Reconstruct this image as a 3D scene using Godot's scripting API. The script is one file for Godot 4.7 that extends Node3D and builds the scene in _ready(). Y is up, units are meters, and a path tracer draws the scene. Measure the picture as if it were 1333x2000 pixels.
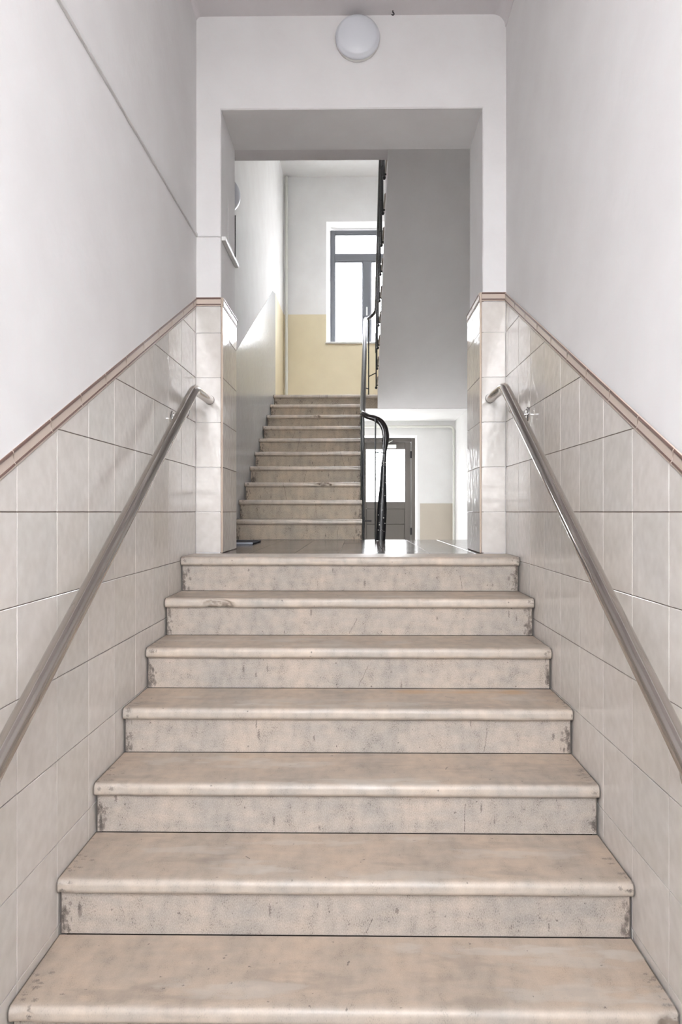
extends Node3D
# y = 0 is the top of the landing in the opening; depth d runs away from the camera (z = -d).

const EYE := 0.229
const FOCAL := 1379.0
const XL := -0.905      # face of the left tiled dado
const XR := 0.824       # face of the right tiled dado
const WHITE := Color(1, 1, 1)

var rng := RandomNumberGenerator.new()
var M := {}

# ------------------------------------------------------------------ mesh building
class Shape:
	var st := SurfaceTool.new()
	var count := 0
	var col := Color(1, 1, 1)
	func _init() -> void:
		st.begin(Mesh.PRIMITIVE_TRIANGLES)
	func v(p: Vector3, n: Vector3, uv: Vector2, c: Color) -> void:
		st.set_color(c)
		st.set_normal(n)
		st.set_uv(uv)
		st.add_vertex(p)
	func tri(a: Vector3, b: Vector3, c: Vector3, na: Vector3, nb: Vector3, nc: Vector3, ua := Vector2.ZERO, ub := Vector2.ZERO, uc := Vector2.ZERO) -> void:
		var g := (b - a).cross(c - a)
		if g.length_squared() < 1e-18:
			return
		count += 1
		if g.dot(na + nb + nc) > 0.0:
			v(a, na, ua, col); v(c, nc, uc, col); v(b, nb, ub, col)
		else:
			v(a, na, ua, col); v(b, nb, ub, col); v(c, nc, uc, col)
	func flat(a: Vector3, b: Vector3, c: Vector3, hint: Vector3) -> void:
		var n := (b - a).cross(c - a).normalized()
		if n.dot(hint) < 0.0:
			n = -n
		tri(a, b, c, n, n, n)
	func quad(a: Vector3, b: Vector3, c: Vector3, d: Vector3, hint: Vector3) -> void:
		var n := (c - a).cross(d - b).normalized()
		if n.dot(hint) < 0.0:
			n = -n
		tri(a, b, c, n, n, n)
		tri(a, c, d, n, n, n)
	func box(lo: Vector3, hi: Vector3, bevel := 0.0) -> void:
		var c := (lo + hi) / 2.0
		var h := (hi - lo) / 2.0
		var b: float = minf(bevel, 0.45 * minf(h.x, minf(h.y, h.z)) * 2.0)
		for ax in 3:
			var a1 := (ax + 1) % 3
			var a2 := (ax + 2) % 3
			for s in [-1.0, 1.0]:
				var q := []
				for k in [[-1, -1], [1, -1], [1, 1], [-1, 1]]:
					var p := Vector3.ZERO
					p[ax] = s * h[ax]
					p[a1] = k[0] * (h[a1] - b)
					p[a2] = k[1] * (h[a2] - b)
					q.append(c + p)
				var n := Vector3.ZERO
				n[ax] = s
				quad(q[0], q[1], q[2], q[3], n)
		if b <= 0.0:
			return
		for ax in 3:
			var a1 := (ax + 1) % 3
			var a2 := (ax + 2) % 3
			for s1 in [-1.0, 1.0]:
				for s2 in [-1.0, 1.0]:
					var q := []
					for k in [[-1, 0], [1, 0], [1, 1], [-1, 1]]:
						var p := Vector3.ZERO
						p[ax] = k[0] * (h[ax] - b)
						p[a1] = s1 * (h[a1] - (b if k[1] == 1 else 0.0))
						p[a2] = s2 * (h[a2] - (0.0 if k[1] == 1 else b))
						q.append(c + p)
					var n := Vector3.ZERO
					n[a1] = s1
					n[a2] = s2
					quad(q[0], q[1], q[2], q[3], n)
		for sx in [-1.0, 1.0]:
			for sy in [-1.0, 1.0]:
				for sz in [-1.0, 1.0]:
					var s := Vector3(sx, sy, sz)
					var p := c + s * h
					flat(p - Vector3(0, sy * b, sz * b), p - Vector3(sx * b, 0, sz * b), p - Vector3(sx * b, sy * b, 0), s)
	# a convex or simple polygon (u, v) raised from h0 to h1 along N, its front rim chamfered
	func plate(poly: PackedVector2Array, o: Vector3, u: Vector3, w: Vector3, n: Vector3, h0: float, h1: float, bevel: float) -> void:
		var inner := poly
		if bevel > 0.0:
			inner = Shape.inset(poly, bevel)
		var at := func(p: Vector2, h: float) -> Vector3: return o + u * p.x + w * p.y + n * h
		var mid := Vector2.ZERO
		for p in poly:
			mid += p / poly.size()
		var idx := Geometry2D.triangulate_polygon(inner)
		for k in range(0, idx.size(), 3):
			flat(at.call(inner[idx[k]], h1), at.call(inner[idx[k + 1]], h1), at.call(inner[idx[k + 2]], h1), n)
		var area := 0.0
		for k in poly.size():
			area += poly[k].cross(poly[(k + 1) % poly.size()])
		for k in poly.size():
			var a := poly[k]
			var b := poly[(k + 1) % poly.size()]
			var e := b - a
			var out := Vector2(e.y, -e.x) * signf(area)
			var hint := u * out.x + w * out.y
			quad(at.call(a, h0), at.call(b, h0), at.call(b, h1 - bevel), at.call(a, h1 - bevel), hint)
			if bevel > 0.0:
				quad(at.call(a, h1 - bevel), at.call(b, h1 - bevel), at.call(inner[(k + 1) % poly.size()], h1), at.call(inner[k], h1), hint.normalized() + n)
	static func inset(poly: PackedVector2Array, by: float) -> PackedVector2Array:
		var area := 0.0
		var m := poly.size()
		for k in m:
			area += poly[k].cross(poly[(k + 1) % m])
		var out := PackedVector2Array()
		for k in m:
			var e0 := (poly[k] - poly[(k + m - 1) % m]).normalized()
			var e1 := (poly[(k + 1) % m] - poly[k]).normalized()
			var n0 := Vector2(-e0.y, e0.x) * signf(area)
			var n1 := Vector2(-e1.y, e1.x) * signf(area)
			var bis := n0 + n1
			var l := bis.length_squared()
			out.append(poly[k] + (bis * (2.0 * by / l) if l > 0.2 else n0 * by))
		return out
	# round or flat bar along points; radii as Vector2 (sideways, upwards)
	func tube(pts: Array, radii: Array, sides := 16, caps := true, up := Vector3.UP) -> void:
		var rings := []
		var norms := []
		var last := up
		for i in pts.size():
			var t: Vector3 = (pts[mini(i + 1, pts.size() - 1)] - pts[maxi(i - 1, 0)]).normalized()
			var side := t.cross(last)
			if side.length() < 1e-4:
				side = t.cross(Vector3.RIGHT)
			side = side.normalized()
			last = side.cross(t).normalized()
			var r: Vector2 = radii[mini(i, radii.size() - 1)]
			var ring := []
			var nr := []
			for k in sides:
				var a := TAU * k / sides
				ring.append(pts[i] + side * cos(a) * r.x + last * sin(a) * r.y)
				nr.append((side * cos(a) * r.y + last * sin(a) * r.x).normalized())
			rings.append(ring)
			norms.append(nr)
		for i in pts.size() - 1:
			for k in sides:
				var j := (k + 1) % sides
				tri(rings[i][k], rings[i][j], rings[i + 1][j], norms[i][k], norms[i][j], norms[i + 1][j])
				tri(rings[i][k], rings[i + 1][j], rings[i + 1][k], norms[i][k], norms[i + 1][j], norms[i + 1][k])
		if caps:
			for e in [0, pts.size() - 1]:
				var n: Vector3 = (pts[0] - pts[1]).normalized() if e == 0 else (pts[e] - pts[e - 1]).normalized()
				for k in sides:
					tri(pts[e], rings[e][k], rings[e][(k + 1) % sides], n, n, n)
	# profile of (radius, along axis) turned round the axis
	func lathe(prof: Array, at: Vector3, axis: Vector3, sides := 40) -> void:
		var s := axis.cross(Vector3.UP if absf(axis.y) < 0.9 else Vector3.RIGHT).normalized()
		var t := axis.cross(s).normalized()
		for i in prof.size() - 1:
			var a: Vector2 = prof[i]
			var b: Vector2 = prof[i + 1]
			var na := Shape.prof_normal(prof, i)
			var nb := Shape.prof_normal(prof, i + 1)
			for k in sides:
				var d0 := s * cos(TAU * k / sides) + t * sin(TAU * k / sides)
				var d1 := s * cos(TAU * (k + 1) / sides) + t * sin(TAU * (k + 1) / sides)
				var p := [at + d0 * a.x + axis * a.y, at + d1 * a.x + axis * a.y, at + d1 * b.x + axis * b.y, at + d0 * b.x + axis * b.y]
				var n := [d0 * na.x + axis * na.y, d1 * na.x + axis * na.y, d1 * nb.x + axis * nb.y, d0 * nb.x + axis * nb.y]
				tri(p[0], p[1], p[2], n[0], n[1], n[2])
				tri(p[0], p[2], p[3], n[0], n[2], n[3])
	static func prof_normal(prof: Array, i: int) -> Vector2:
		var e: Vector2 = prof[mini(i + 1, prof.size() - 1)] - prof[maxi(i - 1, 0)]
		return Vector2(e.y, -e.x).normalized()
	func done() -> ArrayMesh:
		return st.commit()

func P(x: float, y: float, d: float) -> Vector3:
	return Vector3(x, y, -d)

func dbox(s: Shape, x0: float, x1: float, y0: float, y1: float, d0: float, d1: float, bevel := 0.0) -> void:
	s.box(Vector3(minf(x0, x1), minf(y0, y1), -maxf(d0, d1)), Vector3(maxf(x0, x1), maxf(y0, y1), -minf(d0, d1)), bevel)

func put(called: String, mesh: Mesh, mat: Material, parent: Node = null, at := Vector3.ZERO) -> MeshInstance3D:
	var o := MeshInstance3D.new()
	o.name = called
	o.mesh = mesh
	o.material_override = mat
	o.position = at
	(parent if parent else self).add_child(o, true)
	return o

func obj(called: String, s: Shape, mat: Material, parent: Node = null, at := Vector3.ZERO) -> MeshInstance3D:
	return put(called, s.done(), mat, parent, at)

func struct(called: String, s: Shape, mat: Material) -> MeshInstance3D:
	var o := obj(called, s, mat)
	o.set_meta("kind", "structure")
	return o

func numbered(called: String) -> String:
	if not has_node(NodePath(called)):
		return called
	var k := 1
	while has_node(NodePath("%s_%03d" % [called, k])):
		k += 1
	return "%s_%03d" % [called, k]

func thing(called: String, label: String, category: String, at := Vector3.ZERO, group := "") -> Node3D:
	var o := Node3D.new()
	o.name = numbered(called)
	o.position = at
	add_child(o, true)
	o.set_meta("label", label)
	o.set_meta("category", category)
	if group:
		o.set_meta("group", group)
	return o

func smooth(pts: Array, steps := 8) -> Array:
	var out := []
	for i in pts.size() - 1:
		var p0: Vector3 = pts[maxi(i - 1, 0)]
		var p1: Vector3 = pts[i]
		var p2: Vector3 = pts[i + 1]
		var p3: Vector3 = pts[mini(i + 2, pts.size() - 1)]
		for k in steps:
			out.append(p1.cubic_interpolate(p2, p0, p3, float(k) / steps))
	out.append(pts[-1])
	return out

# ------------------------------------------------------------------ textures
func noise_bytes(w: int, h: int, freq: float, s: int, oct := 4, kind := FastNoiseLite.TYPE_SIMPLEX_SMOOTH, stretch := 1) -> PackedByteArray:
	var n := FastNoiseLite.new()
	n.noise_type = kind
	n.frequency = freq
	n.seed = s
	n.fractal_octaves = oct
	var im: Image
	if stretch > 1:
		im = n.get_image(w / stretch, h)
		im.resize(w, h, Image.INTERPOLATE_CUBIC)
	else:
		im = n.get_seamless_image(w, h) if w <= 512 else n.get_image(w, h)
	im.convert(Image.FORMAT_L8)
	return im.get_data()

func noise_tex(w: int, freq: float, s: int, lo: Color, hi: Color, oct := 4) -> ImageTexture:
	var b := noise_bytes(w, w, freq, s, oct)
	var out := PackedByteArray()
	out.resize(w * w * 3)
	for i in w * w:
		var t := b[i] / 255.0
		out[i * 3] = int(255.0 * lerpf(lo.r, hi.r, t))
		out[i * 3 + 1] = int(255.0 * lerpf(lo.g, hi.g, t))
		out[i * 3 + 2] = int(255.0 * lerpf(lo.b, hi.b, t))
	return ImageTexture.create_from_image(Image.create_from_data(w, w, false, Image.FORMAT_RGB8, out))

func height_tex(w: int, freq: float, s: int, oct := 3, stretch_v := 1.0) -> ImageTexture:
	var n := FastNoiseLite.new()
	n.frequency = freq
	n.seed = s
	n.fractal_octaves = oct
	var im := n.get_seamless_image(w, int(w / stretch_v))
	im.resize(w, w, Image.INTERPOLATE_CUBIC)
	im.convert(Image.FORMAT_L8)
	return ImageTexture.create_from_image(im)

const STRIP := 0.54     # metres of step (tread, nosing, riser) in one band of the stone picture
const BANDS := 8
# Eight steps of the worn stone, unrolled one under the other: tread from its back edge, nosing, then the hammered riser.
func stone_tex(w: int, h: int, width_m: float, sd: int, tread_col: Color, riser_col: Color, chips: Array) -> ImageTexture:
	var a := noise_bytes(w, h, 0.0035, sd, 5)
	var b := noise_bytes(w, h, 0.02, sd + 1, 5)
	var g := noise_bytes(w, h, 0.30, sd + 2, 2)
	var k := noise_bytes(w, h, 0.045, sd + 3, 4, FastNoiseLite.TYPE_SIMPLEX_SMOOTH, 6)
	var out := PackedByteArray()
	out.resize(w * h * 3)
	var band := h / BANDS
	var cut := 0.385 / STRIP
	for y in h:
		var f := float(y % band) / band
		var riser := smoothstep(cut - 0.012, cut + 0.012, f)
		var nose := smoothstep(0.52, 0.60, f) * (1.0 - riser)
		var base := tread_col.lerp(riser_col, riser)
		base = base.lerp(Color(0.80, 0.775, 0.74), nose * 0.45)
		var ka := lerpf(0.10, 0.09, riser)
		var kg := lerpf(0.07, 0.20, riser)
		var kb := lerpf(0.105, 0.11, riser)
		var comb := 0.016 * riser
		for x in w:
			var i := y * w + x
			var na := a[i] / 255.0 - 0.5
			var nb := b[i] / 255.0 - 0.5
			var ng := g[i] / 255.0 - 0.5
			var nk := k[i] / 255.0 - 0.5
			var l := 1.0 + ka * na + kb * nb + kg * ng + 0.06 * nk + (comb if ((x + (g[i] >> 5)) % 4 < 2) != ((y + (b[i] >> 5)) % 5 < 2) else -comb)
			var pit := 0.6 * nb + 1.1 * ng
			if pit < -0.36:
				l -= minf(0.26, (-0.36 - pit) * 1.5) * (0.5 + 0.6 * riser)
			if x < 3 or x > w - 4:
				l *= 0.62
			var warm := 0.03 * na + 0.02 * nk
			var o := i * 3
			out[o] = clampi(int(255.0 * base.r * l * (1.0 + warm)), 0, 255)
			out[o + 1] = clampi(int(255.0 * base.g * l), 0, 255)
			out[o + 2] = clampi(int(255.0 * base.b * l * (1.0 - warm)), 0, 255)
	var r := RandomNumberGenerator.new()
	r.seed = sd * 7 + 3
	var dark := Color(0.36, 0.33, 0.31)
	for i in BANDS:
		var at := func(u: float, s: float) -> Vector2: return Vector2(u / width_m * w, (i + s / STRIP) * band)
		var pm := w / width_m
		var pv := band / STRIP
		# rubbed, dirty ends of the risers
		for e in 2:
			var much := r.randf_range(0.35, 1.0)
			for j in int(46 * much):
				var off: float = absf(r.randfn(0.0, 0.026)) * much + 0.002
				var u: float = off if e == 0 else width_m - off * 0.75
				var hgt := 0.39 + 0.14 * sqrt(r.randf())
				stain(out, w, h, g if j % 2 else b, at.call(u, hgt), r.randf_range(0.002, 0.009) * pm, r.randf_range(0.004, 0.020) * pv, dark, 0.42, i, band)
			for j in 14:
				var off: float = absf(r.randfn(0.0, 0.035)) + 0.003
				stain(out, w, h, g, at.call(off if e == 0 else width_m - off * 0.6, r.randf_range(0.16, 0.38)), r.randf_range(0.003, 0.014) * pm, r.randf_range(0.003, 0.009) * pv, dark, 0.42, i, band)
		for j in 5:   # scuffs on the risers
			stain(out, w, h, g, at.call(r.randf() * width_m, r.randf_range(0.40, 0.53)), r.randf_range(0.002, 0.006) * pm, r.randf_range(0.008, 0.025) * pv, dark, 0.55, i, band)
		for j in 9:    # grey clouds and smears on the treads
			stain(out, w, h, k, at.call(r.randf() * width_m, r.randf_range(0.03, 0.31)), r.randf_range(0.05, 0.20) * pm, r.randf_range(0.015, 0.05) * pv, Color(0.54, 0.49, 0.45), 0.20, i, band)
		for j in 7:    # paler worn patches
			stain(out, w, h, k, at.call(r.randf() * width_m, r.randf_range(0.03, 0.30)), r.randf_range(0.06, 0.25) * pm, r.randf_range(0.02, 0.06) * pv, Color(0.80, 0.78, 0.75), 0.36, i, band)
		for j in 44:   # small dark specks
			stain(out, w, h, g, at.call(r.randf() * width_m, r.randf_range(0.02, 0.53)), r.randf_range(0.0015, 0.005) * pm, r.randf_range(0.0015, 0.004) * pv, dark, 0.75, i, band)
		for j in 2:    # hair cracks
			var p: Vector2 = at.call(r.randf_range(0.15, 0.85) * width_m, 0.53 if j == 0 else r.randf_range(0.1, 0.25))
			var dir := r.randf_range(-1.0, 1.0)
			for q in r.randi_range(16, 46):
				p += Vector2(dir + r.randf_range(-0.8, 0.8), -1.1 if j == 0 else r.randf_range(-0.2, 0.6))
				stain(out, w, h, g, p, 1.1, 1.1, dark, 0.6, i, band)
	# rough broken stone where the nosing is chipped: [step, from the left end in metres, half width]
	for c in chips:
		for j in 60:
			var q := Vector2(r.randf_range(-1.0, 1.0), r.randf_range(0.0, 1.0))
			if q.x * q.x + q.y * q.y > 0.85:
				continue
			var p := Vector2((c[1] + q.x * c[2]) / width_m * w, (c[0] + (0.362 - 0.045 * q.y) / STRIP) * band)
			stain(out, w, h, b, p, 0.012 / width_m * w, 0.007 / STRIP * band, Color(0.47, 0.42, 0.38).lerp(Color(0.62, 0.57, 0.52), r.randf()), 0.5, c[0], band)
	# an ochre tint on the back of the fourth tread, right of the middle
	stain(out, w, h, a, Vector2(w * 0.80, 3.10 * band), 0.24 * w, 0.07 * band, Color(0.78, 0.62, 0.45), 0.55, 3, band)
	return ImageTexture.create_from_image(Image.create_from_data(w, h, false, Image.FORMAT_RGB8, out))

func stain(out: PackedByteArray, w: int, h: int, n: PackedByteArray, c: Vector2, rx: float, ry: float, col: Color, k: float, band_no: int, band: int) -> void:
	for y in range(maxi(int(c.y - ry * 1.3), band_no * band), mini(int(c.y + ry * 1.3) + 1, (band_no + 1) * band)):
		for x in range(maxi(int(c.x - rx * 1.3), 0), mini(int(c.x + rx * 1.3) + 1, w)):
			var i := y * w + x
			var q := Vector2((x - c.x) / rx, (y - c.y) / ry).length() + (n[i] / 255.0 - 0.5) * 1.5
			if q < 1.0:
				var s := k * minf(1.0, (1.0 - q) * 1.8)
				out[i * 3] = int(lerpf(out[i * 3], col.r * 255.0, s))
				out[i * 3 + 1] = int(lerpf(out[i * 3 + 1], col.g * 255.0, s))
				out[i * 3 + 2] = int(lerpf(out[i * 3 + 2], col.b * 255.0, s))

func mat(called: String, col: Color, rough := 0.8, metal := 0.0) -> StandardMaterial3D:
	var m := StandardMaterial3D.new()
	m.resource_name = called
	m.albedo_color = col
	m.roughness = rough
	m.metallic = metal
	M[called] = m
	return m

func tri_map(m: StandardMaterial3D, scale: float, world := true) -> void:
	m.uv1_triplanar = true
	m.uv1_world_triplanar = world
	m.uv1_scale = Vector3.ONE * scale

func materials() -> void:
	var patch := noise_tex(512, 0.006, 11, Color(0.975, 0.97, 0.97), Color(1, 1, 1), 5)
	var rough_h := height_tex(512, 0.02, 12, 5)
	for a in [["plaster", Color(0.895, 0.89, 0.89), 0.85], ["ceiling_paint", Color(0.86, 0.845, 0.85), 0.9], ["hall_plaster", Color(0.93, 0.93, 0.925), 0.85], ["soffit_paint", Color(0.92, 0.915, 0.915), 0.85]]:
		var m := mat(a[0], a[1], a[2])
		m.albedo_texture = patch
		m.heightmap_enabled = true
		m.heightmap_texture = rough_h
		m.heightmap_scale = 0.12
		tri_map(m, 0.8)
	var cream := mat("cream_paint", Color(0.89, 0.845, 0.725), 0.4)
	cream.albedo_texture = patch
	tri_map(cream, 0.8)
	var greige := mat("greige_paint", Color(0.78, 0.745, 0.69), 0.5)
	greige.albedo_texture = patch
	tri_map(greige, 0.8)
	var gloss := mat("gloss_paint", Color(0.73, 0.735, 0.735), 0.22)
	gloss.albedo_texture = patch
	gloss.heightmap_enabled = true
	gloss.heightmap_texture = height_tex(512, 0.014, 15, 3, 0.5)
	gloss.heightmap_scale = 0.12
	tri_map(gloss, 1.2)
	var cloud := noise_tex(512, 0.012, 21, Color(0.95, 0.945, 0.94), Color(1, 1, 1), 5)
	var wave := height_tex(512, 0.012, 22, 2)
	var tones := [Color(0.86, 0.84, 0.82), Color(0.845, 0.83, 0.81), Color(0.87, 0.85, 0.83), Color(0.855, 0.835, 0.81)]
	for i in 4:
		var t := mat("wall_tile_%d" % i, tones[i], 0.125)
		t.albedo_texture = cloud
		t.metallic_specular = 0.5
		t.heightmap_enabled = true
		t.heightmap_texture = wave
		t.heightmap_scale = 0.10
		tri_map(t, 2.2)
	mat("pale_grout", Color(0.90, 0.87, 0.85), 0.9)
	mat("grout", Color(0.50, 0.44, 0.40), 0.95)
	var lis := mat("border_glaze", WHITE, 0.3)
	lis.vertex_color_use_as_albedo = true
	mat("edge_strip", Color(0.80, 0.73, 0.66), 0.35)
	var stone := stone_tex(1536, 2048, 1.729, 31, Color(0.70, 0.64, 0.58), Color(0.685, 0.645, 0.605), [[1, 0.252, 0.07], [6, 1.70, 0.03]])
	var grain := height_tex(512, 0.16, 33, 3)
	var ft := mat("stone_tread", WHITE, 0.42)
	ft.albedo_texture = stone
	var fr := mat("stone_riser", WHITE, 0.85)
	fr.albedo_texture = stone
	var stone2 := stone_tex(768, 1024, 1.07, 47, Color(0.70, 0.635, 0.56), Color(0.69, 0.64, 0.575), [[2, 0.727, 0.07], [7, 0.567, 0.045]])
	var st2 := mat("upper_tread", WHITE, 0.27)
	st2.albedo_texture = stone2
	var sr2 := mat("upper_riser", WHITE, 0.8)
	sr2.albedo_texture = stone2
	for m in [fr, sr2]:
		m.heightmap_enabled = false
	var sp := mat("stone_plain", Color(0.60, 0.56, 0.52), 0.6)
	sp.albedo_texture = cloud
	tri_map(sp, 3.0)
	mat("stone_core", Color(0.30, 0.27, 0.25), 0.95)
	var streak := noise_tex(256, 0.03, 41, Color(0.66, 0.63, 0.61), Color(1, 1, 1), 4)
	for i in 3:
		var f := mat("floor_tile_%d" % i, [Color(0.46, 0.415, 0.40), Color(0.40, 0.36, 0.35), Color(0.50, 0.455, 0.43)][i], 0.14)
		f.albedo_texture = streak
		f.heightmap_enabled = true
		f.heightmap_texture = wave
		f.heightmap_scale = 0.05
		tri_map(f, 3.0)
	mat("steel", Color(0.74, 0.715, 0.695), 0.15, 1.0)
	mat("chrome", Color(0.80, 0.80, 0.80), 0.10, 1.0)
	mat("screw", Color(0.20, 0.19, 0.18), 0.5, 0.6)
	mat("black_iron", Color(0.055, 0.058, 0.065), 0.22)
	mat("chipped_paint", Color(0.75, 0.74, 0.72), 0.6)
	mat("dark_wood", Color(0.115, 0.095, 0.09), 0.22)
	mat("door_wood", Color(0.33, 0.31, 0.29), 0.5)
	mat("window_frame", Color(0.42, 0.43, 0.45), 0.45)
	mat("opal", Color(0.85, 0.86, 0.885), 0.3)
	mat("white_metal", Color(0.88, 0.88, 0.87), 0.35)
	mat("white_pipe", Color(0.86, 0.86, 0.83), 0.4)
	mat("trunking", Color(0.86, 0.855, 0.855), 0.5)
	mat("mat_pile", Color(0.10, 0.10, 0.14), 0.95)
	mat("mat_edge", Color(0.62, 0.64, 0.68), 0.6)
	mat("dark_gap", Color(0.12, 0.12, 0.13), 0.9)
	mat("pavement", Color(0.62, 0.60, 0.58), 0.9)
	var glass := mat("pane", Color(0.95, 0.97, 1.0, 0.08), 0.05)
	glass.transparency = BaseMaterial3D.TRANSPARENCY_ALPHA
	mat("terrazzo", Color(0.66, 0.63, 0.60), 0.4)

# ------------------------------------------------------------------ tiles
func clip(poly: PackedVector2Array, p: Vector2, n: Vector2) -> PackedVector2Array:   # keeps what lies on the side n points away from
	var out := PackedVector2Array()
	for k in poly.size():
		var a := poly[k]
		var b := poly[(k + 1) % poly.size()]
		var da := (a - p).dot(n)
		var db := (b - p).dot(n)
		if da <= 0.0:
			out.append(a)
		if da * db < 0.0:
			out.append(a.lerp(b, da / (da - db)))
	var clean := PackedVector2Array()
	for k in out.size():
		if clean.is_empty() or out[k].distance_to(clean[-1]) > 0.004 and (k < out.size() - 1 or out[k].distance_to(clean[0]) > 0.004):
			clean.append(out[k])
	return clean

func area_of(poly: PackedVector2Array) -> float:
	var s := 0.0
	for k in poly.size():
		s += poly[k].cross(poly[(k + 1) % poly.size()])
	return absf(s) / 2.0

const GAP := 0.0013
var whole := {}
# lays one tile of a wall: the cell u0..u1 by v0..v1 in the wall's plane, cut by the given half planes
func lay(parent: Node, o: Vector3, u: Vector3, n: Vector3, u0: float, u1: float, v0: float, v1: float, cuts: Array, called := "tile", mats := "wall_tile_", kinds := 4, w := Vector3.UP, bevel := 0.0012) -> void:
	var poly := PackedVector2Array([Vector2(u0 + GAP, v0 + GAP), Vector2(u1 - GAP, v0 + GAP), Vector2(u1 - GAP, v1 - GAP), Vector2(u0 + GAP, v1 - GAP)])
	var size := poly.size()
	var full := area_of(poly)
	for c in cuts:
		poly = clip(poly, c[0], c[1])
		if poly.size() < 3:
			return
	var ar := area_of(poly)
	if ar < 0.0003:
		return
	var mid := Vector2((u0 + u1) / 2.0, (v0 + v1) / 2.0)
	var key := "%s %s %.4f %.4f" % [u, n, u1 - u0, v1 - v0]
	var mesh: Mesh
	if absf(ar - full) < 1e-6 and whole.has(key):
		mesh = whole[key]
	else:
		for k in poly.size():
			poly[k] -= mid
		var s := Shape.new()
		s.plate(poly, Vector3.ZERO, u, w, n, -0.007, rng.randf_range(-0.0002, 0.0003), bevel)
		mesh = s.done()
		if absf(ar - full) < 1e-6:
			whole[key] = mesh
	put(called, mesh, M[mats + str(rng.randi() % kinds)], parent, o + u * mid.x + w * mid.y + n * rng.randf_range(-0.0003, 0.0003))

# a length of the moulded border: two rust cords on a pale pink band
func border(parent: Node, a: Vector3, b: Vector3, up: Vector3, n: Vector3) -> void:
	var prof := [[0.0, 0.001, 0], [0.002, 0.003, 0], [0.005, 0.003, 0], [0.006, 0.003, 1], [0.008, 0.0048, 1], [0.011, 0.0048, 1], [0.013, 0.003, 1], [0.014, 0.0032, 0], [0.036, 0.0032, 0], [0.038, 0.0045, 1], [0.041, 0.0062, 1], [0.045, 0.0062, 1], [0.048, 0.004, 1], [0.050, 0.001, 0]]
	var s := Shape.new()
	var along := (b - a).normalized()
	var mid := (a + b) / 2.0
	for i in prof.size() - 1:
		var p: Array = prof[i]
		var q: Array = prof[i + 1]
		s.col = Color(0.150, 0.092, 0.077) if p[2] + q[2] == 2 else Color(0.57, 0.475, 0.41)
		s.quad(a - mid + up * p[0] + n * p[1], b - mid + up * p[0] + n * p[1], b - mid + up * q[0] + n * q[1], a - mid + up * q[0] + n * q[1], n + up * (0.5 if i > 9 else (-0.5 if i < 2 else 0.0)))
	s.col = Color(0.57, 0.475, 0.41)
	for e in [a, b]:
		for i in range(1, prof.size() - 1):
			s.flat(e - mid, e - mid + up * prof[i][0] + n * prof[i][1], e - mid + up * prof[i + 1][0] + n * prof[i + 1][1], along * (1.0 if e == b else -1.0))
	obj("border_tile", s, M.border_glaze, parent, mid)

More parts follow.
